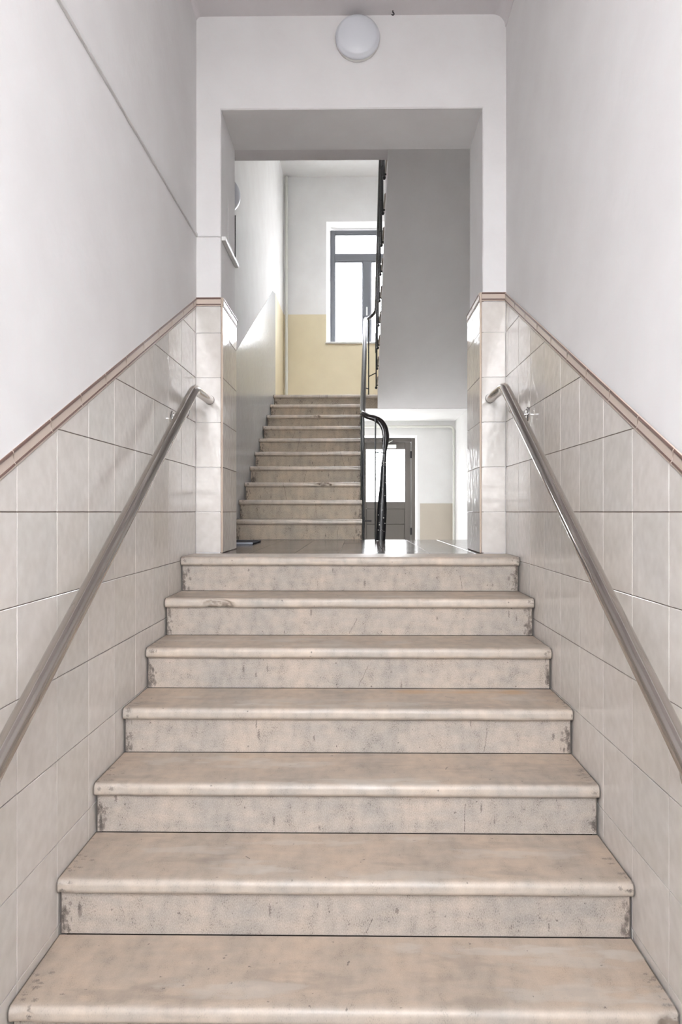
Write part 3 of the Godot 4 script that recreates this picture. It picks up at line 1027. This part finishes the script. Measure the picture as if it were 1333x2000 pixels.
func upper_stairs() -> void:
	var wear := FastNoiseLite.new()
	wear.seed = 9
	wear.frequency = 0.06
	var t := thing("staircase", "narrow upper flight of ten stone steps climbing along the left stairwell wall to the window", "staircase", P(-0.5, 0, 6.5))
	var sh := -t.position
	var x0 := HX0 + 0.003
	var x1 := 0.045
	for k in 10:
		var dr := D_EDGE + T2 * k
		var y := R2 * (k + 1)
		var chips := []
		if k == 2:
			chips = [[-0.31, 0.075, 0.030]]
		elif k == 7:
			chips = [[-0.47, 0.05, 0.014]]
		var last := k == 9
		var back := dr + T2 - 0.003 if not last else D_FAR - 0.003
		obj("tread", tread(x0, x1 if not last else HX1 - 0.002, dr - 0.03, back, y, 0.040, k % 8, 48, chips, wear), M.upper_tread, t, sh)
		obj("riser", riser(x0 + 0.006, x1 - 0.008 if not last else HX1 - 0.01, dr, R2 * k + 0.0015, y - 0.0405, k % 8), M.upper_riser, t, sh)
	var poly := PackedVector2Array()
	for k in 10:
		var dr := D_EDGE + T2 * k + 0.031
		poly.append(Vector2(dr, R2 * k - (0.041 if k > 0 else 0.0)))
		poly.append(Vector2(dr, R2 * (k + 1) - 0.041))
	poly[0] = Vector2(D_EDGE + 0.031, YARD)
	poly.append(Vector2(D_MID + 0.03, MID - 0.041))
	poly.append(Vector2(D_MID + 0.03, YARD))
	obj("body", slab(poly, HX0 + 0.005, 0.036), M.hall_plaster, t, sh)
	# return flight over the passage to the yard door
	var f := thing("staircase", "return flight above the yard door, its sloping grey underside facing the hall", "staircase", P(0.8, MID, 7.2))
	sh = -f.position
	var q := PackedVector2Array([Vector2(D_MID, 1.50), Vector2(D_MID, MID - 0.042)])
	for k in 9:
		var dn := D_MID - T2 * k - 0.002
		q.append(Vector2(dn - 0.0, MID + R2 * (k + 1) - 0.042))
		q.append(Vector2(dn - T2, MID + R2 * (k + 1) - 0.042))
	q.append(Vector2(D_MID - T2 * 9 - 0.002, 3.34))
	q.append(Vector2(5.803, 3.34))
	q.append(Vector2(5.803, 3.118))
	q.append(Vector2(5.60, 3.118))
	q[1] = Vector2(D_MID, MID)
	obj("body", slab(q, 0.245, HX1 - 0.002), M.soffit_paint, f, sh)
	for k in 9:
		var s := Shape.new()
		dbox(s, 0.232, HX1 - 0.004, MID + R2 * (k + 1) - 0.041, MID + R2 * (k + 1), D_MID - T2 * k + 0.025, D_MID - T2 * (k + 1) + 0.002, 0.01)
		obj("tread", s, M.stone_plain, f, sh)

func doors_and_windows() -> void:
	# stair window: frame, fixed top light, two casements
	var d0 := 10.15
	var d1 := 10.22
	var wd := Shape.new()
	var x0 := -0.388
	var x1 := 0.64
	var y0 := 2.615
	var y1 := 4.28
	var b := 0.055
	dbox(wd, x0, x0 + b, y0, y1, d0, d1, 0.004)
	dbox(wd, x1 - b, x1, y0, y1, d0, d1, 0.004)
	dbox(wd, x0 + b, x1 - b, y1 - b, y1, d0, d1, 0.004)
	dbox(wd, x0 + b, x1 - b, y0, y0 + b * 0.6, d0, d1, 0.004)
	var w := struct("window_1", wd, M.window_frame)
	var tr := Shape.new()
	dbox(tr, x0 + b, x1 - b, 3.835, 3.935, d0 - 0.005, d1, 0.006)
	obj("transom", tr, M.window_frame, w)
	var mu := Shape.new()
	dbox(mu, 0.078, 0.188, y0 + 0.03, 3.835, d0 - 0.008, d1, 0.006)
	obj("mullion", mu, M.window_frame, w)
	for a in [[x0 + b, x1 - b, 3.935, y1 - b], [x0 + b, 0.078, y0 + 0.033, 3.835], [0.188, x1 - b, y0 + 0.033, 3.835]]:
		var fr := Shape.new()
		var k := 0.014
		dbox(fr, a[0], a[0] + k, a[2], a[3], d0 + 0.01, d1 - 0.01)
		dbox(fr, a[1] - k, a[1], a[2], a[3], d0 + 0.01, d1 - 0.01)
		dbox(fr, a[0] + k, a[1] - k, a[2], a[2] + k, d0 + 0.01, d1 - 0.01)
		dbox(fr, a[0] + k, a[1] - k, a[3] - k, a[3], d0 + 0.01, d1 - 0.01)
		var c := obj("casement", fr, M.window_frame, w)
		var pn := Shape.new()
		dbox(pn, a[0] + k, a[1] - k, a[2] + k, a[3] - k, d0 + 0.03, d0 + 0.034)
		obj("pane", pn, M.pane, c)
	var hd := Shape.new()
	dbox(hd, 0.123, 0.143, 3.05, 3.17, d0 - 0.030, d0 - 0.008, 0.004)
	obj("handle", hd, M.white_metal, w)
	var sl := Shape.new()
	dbox(sl, -0.45, 0.70, 2.585, 2.612, D_FAR - 0.03, D_FAR + 0.26, 0.006)
	obj("sill", sl, M.white_metal, w)
	# yard door with one large pane
	var dd := 10.26
	var de := 10.32
	var dr := Shape.new()
	dbox(dr, -0.02, 0.035, YARD, 1.297, dd - 0.02, de, 0.004)
	dbox(dr, 0.778, 0.833, YARD, 1.297, dd - 0.02, de, 0.004)
	dbox(dr, 0.035, 0.778, 1.245, 1.297, dd - 0.02, de, 0.004)
	var door := struct("door_1", dr, M.door_wood)
	var lf := Shape.new()
	var gx0 := 0.125
	var gx1 := 0.687
	var gy0 := 0.378
	var gy1 := 1.140
	dbox(lf, 0.038, gx0, YARD + 0.01, 1.242, dd, de - 0.01, 0.003)
	dbox(lf, gx1, 0.775, YARD + 0.01, 1.242, dd, de - 0.01, 0.003)
	dbox(lf, gx0, gx1, gy1, 1.242, dd, de - 0.01, 0.003)
	dbox(lf, gx0, gx1, gy0 - 0.10, gy0, dd, de - 0.01, 0.003)
	dbox(lf, gx0, gx1, YARD + 0.01, YARD + 0.15, dd, de - 0.01, 0.003)
	dbox(lf, gx0, gx1, YARD + 0.15, gy0 - 0.10, dd + 0.02, de - 0.02)
	var leaf := obj("door_leaf", lf, M.door_wood, door)
	for k in 5:
		var bd := Shape.new()
		var h := (gy0 - 0.10 - YARD - 0.15) / 5.0
		dbox(bd, gx0 + 0.002, gx1 - 0.002, YARD + 0.15 + h * k + 0.003, YARD + 0.15 + h * (k + 1) - 0.003, dd + 0.008, dd + 0.021, 0.005)
		obj("board", bd, M.door_wood, leaf)
	var gl := Shape.new()
	dbox(gl, gx0, gx1, gy0, gy1, dd + 0.02, dd + 0.026)
	obj("pane", gl, M.pane, leaf)
	var hn := Shape.new()
	hn.tube([P(0.085, 0.10, dd), P(0.085, 0.10, dd - 0.05), P(0.10, 0.10, dd - 0.055), P(0.20, 0.10, dd - 0.055)], [Vector2(0.010, 0.010)], 10)
	dbox(hn, 0.065, 0.105, 0.0, 0.16, dd - 0.006, dd, 0.002)
	obj("handle", hn, M.dark_gap, leaf)
	for y in [1.06, -0.05]:
		var hg := Shape.new()
		hg.tube([P(0.775, y - 0.05, dd - 0.022), P(0.775, y + 0.05, dd - 0.022)], [Vector2(0.012, 0.012)], 10)
		obj("hinge", hg, M.dark_gap, door)
	var cl := Shape.new()
	dbox(cl, 0.36, 0.56, 1.155, 1.205, dd - 0.045, dd, 0.006)
	var clo := obj("door_closer", cl, M.white_metal, door)
	var arm := Shape.new()
	arm.tube([P(0.40, 1.21, dd - 0.02), P(0.44, 1.225, dd - 0.10), P(0.50, 1.26, dd - 0.025)], [Vector2(0.010, 0.006)], 8)
	obj("arm", arm, M.white_metal, clo)

func railings() -> void:
	var t := thing("stair_railing", "black iron stair railing whose dark handrail curls down to a post on the hall floor", "railing", P(0.2, 0, 5.6))
	var sh := -t.position
	# handrail of the upper flight, its curl and the tapering post
	var path := [P(0.105, 2.605, 8.70), P(0.095, 2.56, 8.60)]
	for k in 9:
		var d := 8.4 - k * 0.3125
		path.append(P(lerpf(0.095, 0.042, (8.6 - d) / 2.7), 2.56 - 0.555 * (8.6 - d), d))
	path.append_array([P(0.047, 1.035, 5.80), P(0.085, 1.005, 5.74), P(0.135, 0.985, 5.70), P(0.182, 0.955, 5.68), P(0.213, 0.905, 5.66), P(0.226, 0.84, 5.65), P(0.222, 0.78, 5.645), P(0.217, 0.735, 5.64)])
	var hr := Shape.new()
	var hp := smooth(path, 6)
	var rad := []
	for i in hp.size():
		var w := smoothstep(hp.size() - 38.0, hp.size() - 24.0, i)
		var e := smoothstep(hp.size() - 9.0, hp.size() - 1.0, i)
		rad.append(Vector2(lerpf(lerpf(0.024, 0.0275, w), 0.016, e), lerpf(lerpf(0.021, 0.0265, w), 0.021, e)))
	hr.tube(hp, rad, 14)
	obj("handrail", hr, M.dark_wood, t, sh)
	var post := Shape.new()
	var pp := []
	var pr := []
	var outline := [Vector3(0.220, 0.780, 0.022), Vector3(0.2175, 0.744, 0.0215), Vector3(0.2155, 0.691, 0.0155), Vector3(0.208, 0.593, 0.0213), Vector3(0.203, 0.438, 0.0275), Vector3(0.196, 0.286, 0.0368), Vector3(0.190, 0.131, 0.0388), Vector3(0.184, 0.0, 0.0368)]
	for k in 21:
		var f := k / 20.0 * 7.0
		var i := mini(int(f), 6)
		var q: Vector3 = outline[i].cubic_interpolate(outline[i + 1], outline[maxi(i - 1, 0)], outline[mini(i + 2, 7)], f - i)
		pp.append(P(q.x, q.y, 5.64))
		pr.append(Vector2(q.z, 0.016))
	post.tube(pp, pr, 12, true, Vector3(0, 0, 1))
	var po := obj("post", post, M.black_iron, t, sh)
	var chips := Shape.new()
	for k in 26:
		var f := rng.randf_range(0.35, 0.97)
		var i := int(f * 20)
		var c: Vector3 = pp[i]
		var w: float = pr[i].x
		var ox := rng.randf_range(-0.7, 0.75) * w
		var p := c + Vector3(ox, rng.randf_range(-0.015, 0.015), 0.016 * sqrt(1.0 - pow(ox / w, 2.0)) + 0.0003)
		var rr := rng.randf_range(0.0015, 0.005)
		chips.lathe([Vector2(rr, 0.0), Vector2(rr * 0.6, 0.0008), Vector2(0.0, 0.001)], p, Vector3(0, 0, 1), 7)
	var cm := obj("paint_chips", chips, M.chipped_paint, po, Vector3.ZERO)
	cm.set_meta("kind", "stuff")
	# flat bar behind the curl, balusters
	var bars := [[0.047, 0.0, 1.02, 5.79, 0.010], [0.140, 0.0, 0.97, 5.56, 0.0065]]
	for k in range(1, 10):
		var d := D_EDGE + T2 * (k + 0.5)
		bars.append([lerpf(0.040, 0.090, k / 9.0) - 0.012, R2 * (k + 1), 2.56 - 0.555 * (8.6 - d) - 0.015, d, 0.007])
	bars.append([0.137, MID, 2.625, 8.74, 0.0075])
	for a in bars:
		var s := Shape.new()
		s.tube([P(a[0], a[1], a[3]), P(a[0], a[2], a[3])], [Vector2(a[4], a[4])], 10)
		obj("baluster", s, M.black_iron, t, sh)
	var tie := Shape.new()
	tie.tube([P(0.140, 0.700, 5.56), P(0.215, 0.698, 5.62)], [Vector2(0.004, 0.004)], 8)
	obj("tie_bar", tie, M.black_iron, t, sh)
	for a in [[P(0.100, 1.755, 8.70), P(0.137, 1.752, 8.74)], [P(0.137, 1.905, 8.74), P(0.222, 1.925, 8.62)]]:
		var s := Shape.new()
		s.tube(a, [Vector2(0.007, 0.007)], 8)
		obj("tie_bar", s, M.black_iron, t, sh)
	# rail of the return flight
	var p2 := [P(0.105, 2.605, 8.70), P(0.150, 2.640, 8.76), P(0.205, 2.690, 8.74), P(0.226, 2.735, 8.62)]
	for k in 10:
		var d := 8.35 - 0.30 * k
		p2.append(P(0.226, 2.735 + 0.529 * (8.62 - d), d))
	var h2 := Shape.new()
	h2.tube(smooth(p2, 6), [Vector2(0.022, 0.020)], 14)
	obj("handrail", h2, M.dark_wood, t, sh)
	for k in 9:
		var d := 8.52 - T2 * k
		var foot := MID + R2 * (k + 0.35)
		var head := 2.735 + 0.529 * (8.62 - d) - 0.01
		var s := Shape.new()
		s.tube([P(0.224, foot, d), P(0.224, head, d)], [Vector2(0.0075, 0.0075)], 10)
		var bl := obj("baluster", s, M.black_iron, t, sh)
		var kn := Shape.new()
		kn.lathe([Vector2(0.0, -0.017), Vector2(0.010, -0.014), Vector2(0.0165, 0.0), Vector2(0.010, 0.014), Vector2(0.0, 0.017)], P(0.224, foot, d), Vector3.UP, 12)
		kn.tube([P(0.224, foot + 0.03, d), P(0.247, foot + 0.03, d)], [Vector2(0.008, 0.008)], 8)
		obj("side_bracket", kn, M.black_iron, bl)
		var sl := Shape.new()
		sl.tube([P(0.224, foot + 0.42, d), P(0.224, foot + 0.66, d)], [Vector2(0.012, 0.012)], 10)
		obj("sleeve", sl, M.black_iron, bl)

func handrails() -> void:
	for side in 2:
		var left := side == 0
		var x := -0.825 if left else 0.735
		var wx := XL if left else XR
		var n := 1.0 if left else -1.0
		var dt := 3.56 if left else 3.545
		var yt := EYE + (0.622 if left else 0.628)
		var sl := 0.612 if left else 0.603
		var t := thing("handrail", "brushed steel tube handrail on the left tiled wall" if left else "brushed steel tube handrail on the right tiled wall", "handrail", P(x, yt - 0.9, 2.6))
		var sh := -t.position
		var pts := []
		var db := 1.22
		pts.append(P(x, yt - sl * (dt - db), db - 0.16))
		for k in 5:
			pts.append(P(x, yt - sl * (dt - db) + sl * 0.03 * pow(k / 4.0, 2.0), db - 0.06 + 0.09 * k / 4.0))
		for k in range(1, 8):
			var d := lerpf(db + 0.04, dt - 0.05, k / 7.0)
			pts.append(P(x, yt - sl * (dt - d), d))
		for k in 7:
			var f := (k + 1) / 7.0
			pts.append(P(x, yt - sl * 0.05 + sl * 0.05 * (2.0 * f - f * f), dt - 0.05 + 0.1 * f))
		pts.append(P(x, yt + 0.002, D_WALL - 0.006))
		var s := Shape.new()
		s.tube(pts, [Vector2(0.0255, 0.0255)], 28)
		obj("tube", s, M.steel, t, sh)
		var ends := Shape.new()
		ends.lathe([Vector2(0.0262, 0.0), Vector2(0.0275, -0.004), Vector2(0.0275, -0.012), Vector2(0.0262, -0.014)], P(x, yt + 0.002, D_WALL - 0.006), Vector3(0, 0, -1), 28)
		obj("end_collar", ends, M.chrome, t, sh)
		for bd in [3.43, 1.602]:
			var yr: float = yt - sl * (dt - bd)
			var yp: float = yr - 0.085
			var br := Shape.new()
			br.lathe([Vector2(0.0, 0.006), Vector2(0.030, 0.006), Vector2(0.036, 0.0035), Vector2(0.037, 0.0)], P(wx, yp, bd), Vector3(n, 0, 0), 30)
			var plate := obj("bracket", br, M.chrome, t, sh)
			var arm := Shape.new()
			arm.tube(smooth([P(wx + n * 0.005, yp, bd), P(wx + n * 0.04, yp - 0.002, bd), P(x - n * 0.01, yp + 0.010, bd), P(x, yp + 0.03, bd), P(x, yr - 0.027, bd)], 6), [Vector2(0.007, 0.007)], 12)
			obj("arm", arm, M.chrome, plate)
			var sad := Shape.new()
			sad.tube([P(x, yr - 0.027 - sl * 0.03, bd - 0.03), P(x, yr - 0.027 + sl * 0.03, bd + 0.03)], [Vector2(0.012, 0.003)], 12)
			obj("saddle", sad, M.chrome, plate)
			for a in [Vector2(0.024, 0.006), Vector2(-0.018, -0.016), Vector2(-0.006, 0.023)]:
				var sc := Shape.new()
				sc.lathe([Vector2(0.0045, 0.0), Vector2(0.004, 0.001), Vector2(0.0, 0.001)], P(wx + n * 0.006, yp + a.x, bd + a.y), Vector3(n, 0, 0), 10)
				obj("screw", sc, M.screw, plate)

func fittings() -> void:
	# round lamp over the opening
	var la := thing("ceiling_light", "round white glass lamp, switched off, on the wall above the opening", "lamp", P(0.0, 2.856, D_WALL))
	var b := Shape.new()
	b.lathe([Vector2(0.0, 0.0), Vector2(0.118, 0.0), Vector2(0.120, 0.004), Vector2(0.120, 0.020), Vector2(0.112, 0.024)], Vector3.ZERO, Vector3(0, 0, 1), 48)
	obj("base", b, M.white_metal, la)
	var g := Shape.new()
	var pr := [Vector2(0.116, 0.022), Vector2(0.1225, 0.028), Vector2(0.1235, 0.036), Vector2(0.119, 0.046)]
	for k in 9:
		var a := PI / 2 * k / 8.0
		pr.append(Vector2(0.112 * cos(a), 0.052 + 0.028 * sin(a)))
	g.lathe(pr, Vector3.ZERO, Vector3(0, 0, 1), 56)
	obj("diffuser", g, M.opal, la)
	# domed lamp on the left wall of the stair hall
	var l2 := thing("wall_lamp", "small domed lamp on the left stairwell wall, half hidden by the opening's jamb", "lamp", P(HX0, 2.70, 5.5))
	var b2 := Shape.new()
	b2.lathe([Vector2(0.0, 0.0), Vector2(0.135, 0.0), Vector2(0.137, 0.012), Vector2(0.128, 0.018)], Vector3.ZERO, Vector3.RIGHT, 40)
	obj("base", b2, M.white_metal, l2)
	var g2 := Shape.new()
	var p2 := []
	for k in 11:
		var a := PI / 2 * k / 10.0
		p2.append(Vector2(0.128 * cos(a), 0.016 + 0.108 * sin(a)))
	g2.lathe(p2, Vector3.ZERO, Vector3.RIGHT, 40)
	obj("diffuser", g2, M.opal, l2)
	# small junction box above it
	var jb := thing("junction_box", "small white box high on the left stairwell wall above the domed lamp", "box", P(HX0, 2.885, 5.47))
	var js := Shape.new()
	js.box(Vector3(0, -0.03, -0.04), Vector3(0.075, 0.03, 0.04), 0.005)
	obj("lid", js, M.white_metal, jb)
	# cable trunking along the left wall, round the pier and into the opening
	var y := 1.772
	var ct := thing("cable_trunking", "thin grey white cable trunking running level along the left wall to the pier", "cable trunking", P(XL, y, 2.0))
	var sh := -ct.position
	var s := Shape.new()
	dbox(s, XL + 0.002, XL + 0.014, y - 0.010, y + 0.008, D_BACK, D_WALL - 0.012, 0.002)
	obj("channel", s, M.trunking, ct, sh)
	s = Shape.new()
	dbox(s, XL + 0.002, -0.763, y - 0.006, y + 0.004, D_WALL - 0.010, D_WALL, 0.002)
	obj("channel", s, M.trunking, ct, sh)
	s = Shape.new()
	dbox(s, -0.765, -0.742, y - 0.020, y + 0.004, D_WALL + 0.01, 4.40, 0.003)
	obj("channel", s, M.white_metal, ct, sh)
	var pn := thing("access_panel", "flat white access panel on the left jamb of the opening, above the trunking", "panel", P(-0.765, y, 4.25))
	s = Shape.new()
	dbox(s, 0.0, 0.002, 0.006, 0.30, -0.10, 0.125, 0.0008)
	obj("cover", s, M.plaster, pn)
	s = Shape.new()
	dbox(s, 0.0, 0.007, 0.006, 0.30, 0.126, 0.129)
	obj("gap_seal", s, M.dark_gap, pn)
	# pipes
	var pa := thing("pipe", "cream painted pipe rising in the left corner beside the stair window", "pipe", P(-0.995, MID, 9.83))
	s = Shape.new()
	s.tube([Vector3.ZERO, Vector3(0, 3.23, 0)], [Vector2(0.022, 0.022)], 14)
	obj("riser_pipe", s, M.white_pipe, pa)
	for h in [0.5, 1.95, 3.1]:
		s = Shape.new()
		s.tube([Vector3(0, h, 0), Vector3(0, h + 0.03, 0)], [Vector2(0.027, 0.027)], 14)
		s.box(Vector3(-0.01, h + 0.005, -0.07), Vector3(0.01, h + 0.025, 0.0))
		obj("clip", s, M.white_pipe, pa)
	var pb := thing("pipe", "thin white pipe bending from the ceiling corner down the wall right of the yard door", "pipe", P(1.335, YARD, 9.80))
	s = Shape.new()
	var top := 1.42 - YARD
	var pp := [Vector3(0, 0, 0), Vector3(0, 1.0, 0), Vector3(0, top - 0.06, 0)]
	for k in 5:
		var a := PI / 2 * (k + 1) / 5.0
		pp.append(Vector3(-0.06 + 0.06 * cos(a), top - 0.06 + 0.06 * sin(a), -0.04 * (k + 1) / 5.0))
	pp.append(Vector3(-1.25, top, -0.04))
	s.tube(pp, [Vector2(0.017, 0.017)], 12)
	obj("line", s, M.white_pipe, pb)
	s = Shape.new()
	s.tube([Vector3(0.0, top - 0.10, 0), Vector3(0.0, top - 0.06, 0)], [Vector2(0.022, 0.022)], 12)
	obj("joint", s, M.white_pipe, pb)
	# mat in the corner of the hall
	var dm := thing("doormat", "small dark floor mat with a pale edge beside the first upper step", "mat", P(-0.88, 0.0, 5.15))
	s = Shape.new()
	s.box(Vector3(-0.14, 0.001, -0.26), Vector3(0.14, 0.013, 0.20), 0.004)
	obj("pile", s, M.mat_pile, dm)
	s = Shape.new()
	s.box(Vector3(-0.145, 0.001, 0.20), Vector3(0.145, 0.016, 0.225), 0.004)
	obj("binding", s, M.mat_edge, dm)
	# hook in the ceiling
	var hk := thing("ceiling_hook", "tiny dark hook in the ceiling right of the round lamp", "hook", P(0.195, CEIL, 3.905))
	s = Shape.new()
	var hp := [Vector3(0, 0.002, 0), Vector3(0, -0.010, 0)]
	for k in 8:
		var a := PI / 2 - TAU * 0.7 * k / 7.0
		hp.append(Vector3(0.007 * cos(a), -0.018 + 0.007 * sin(a), 0))
	s.tube(hp, [Vector2(0.0028, 0.0028)], 8)
	obj("eye", s, M.screw, hk)
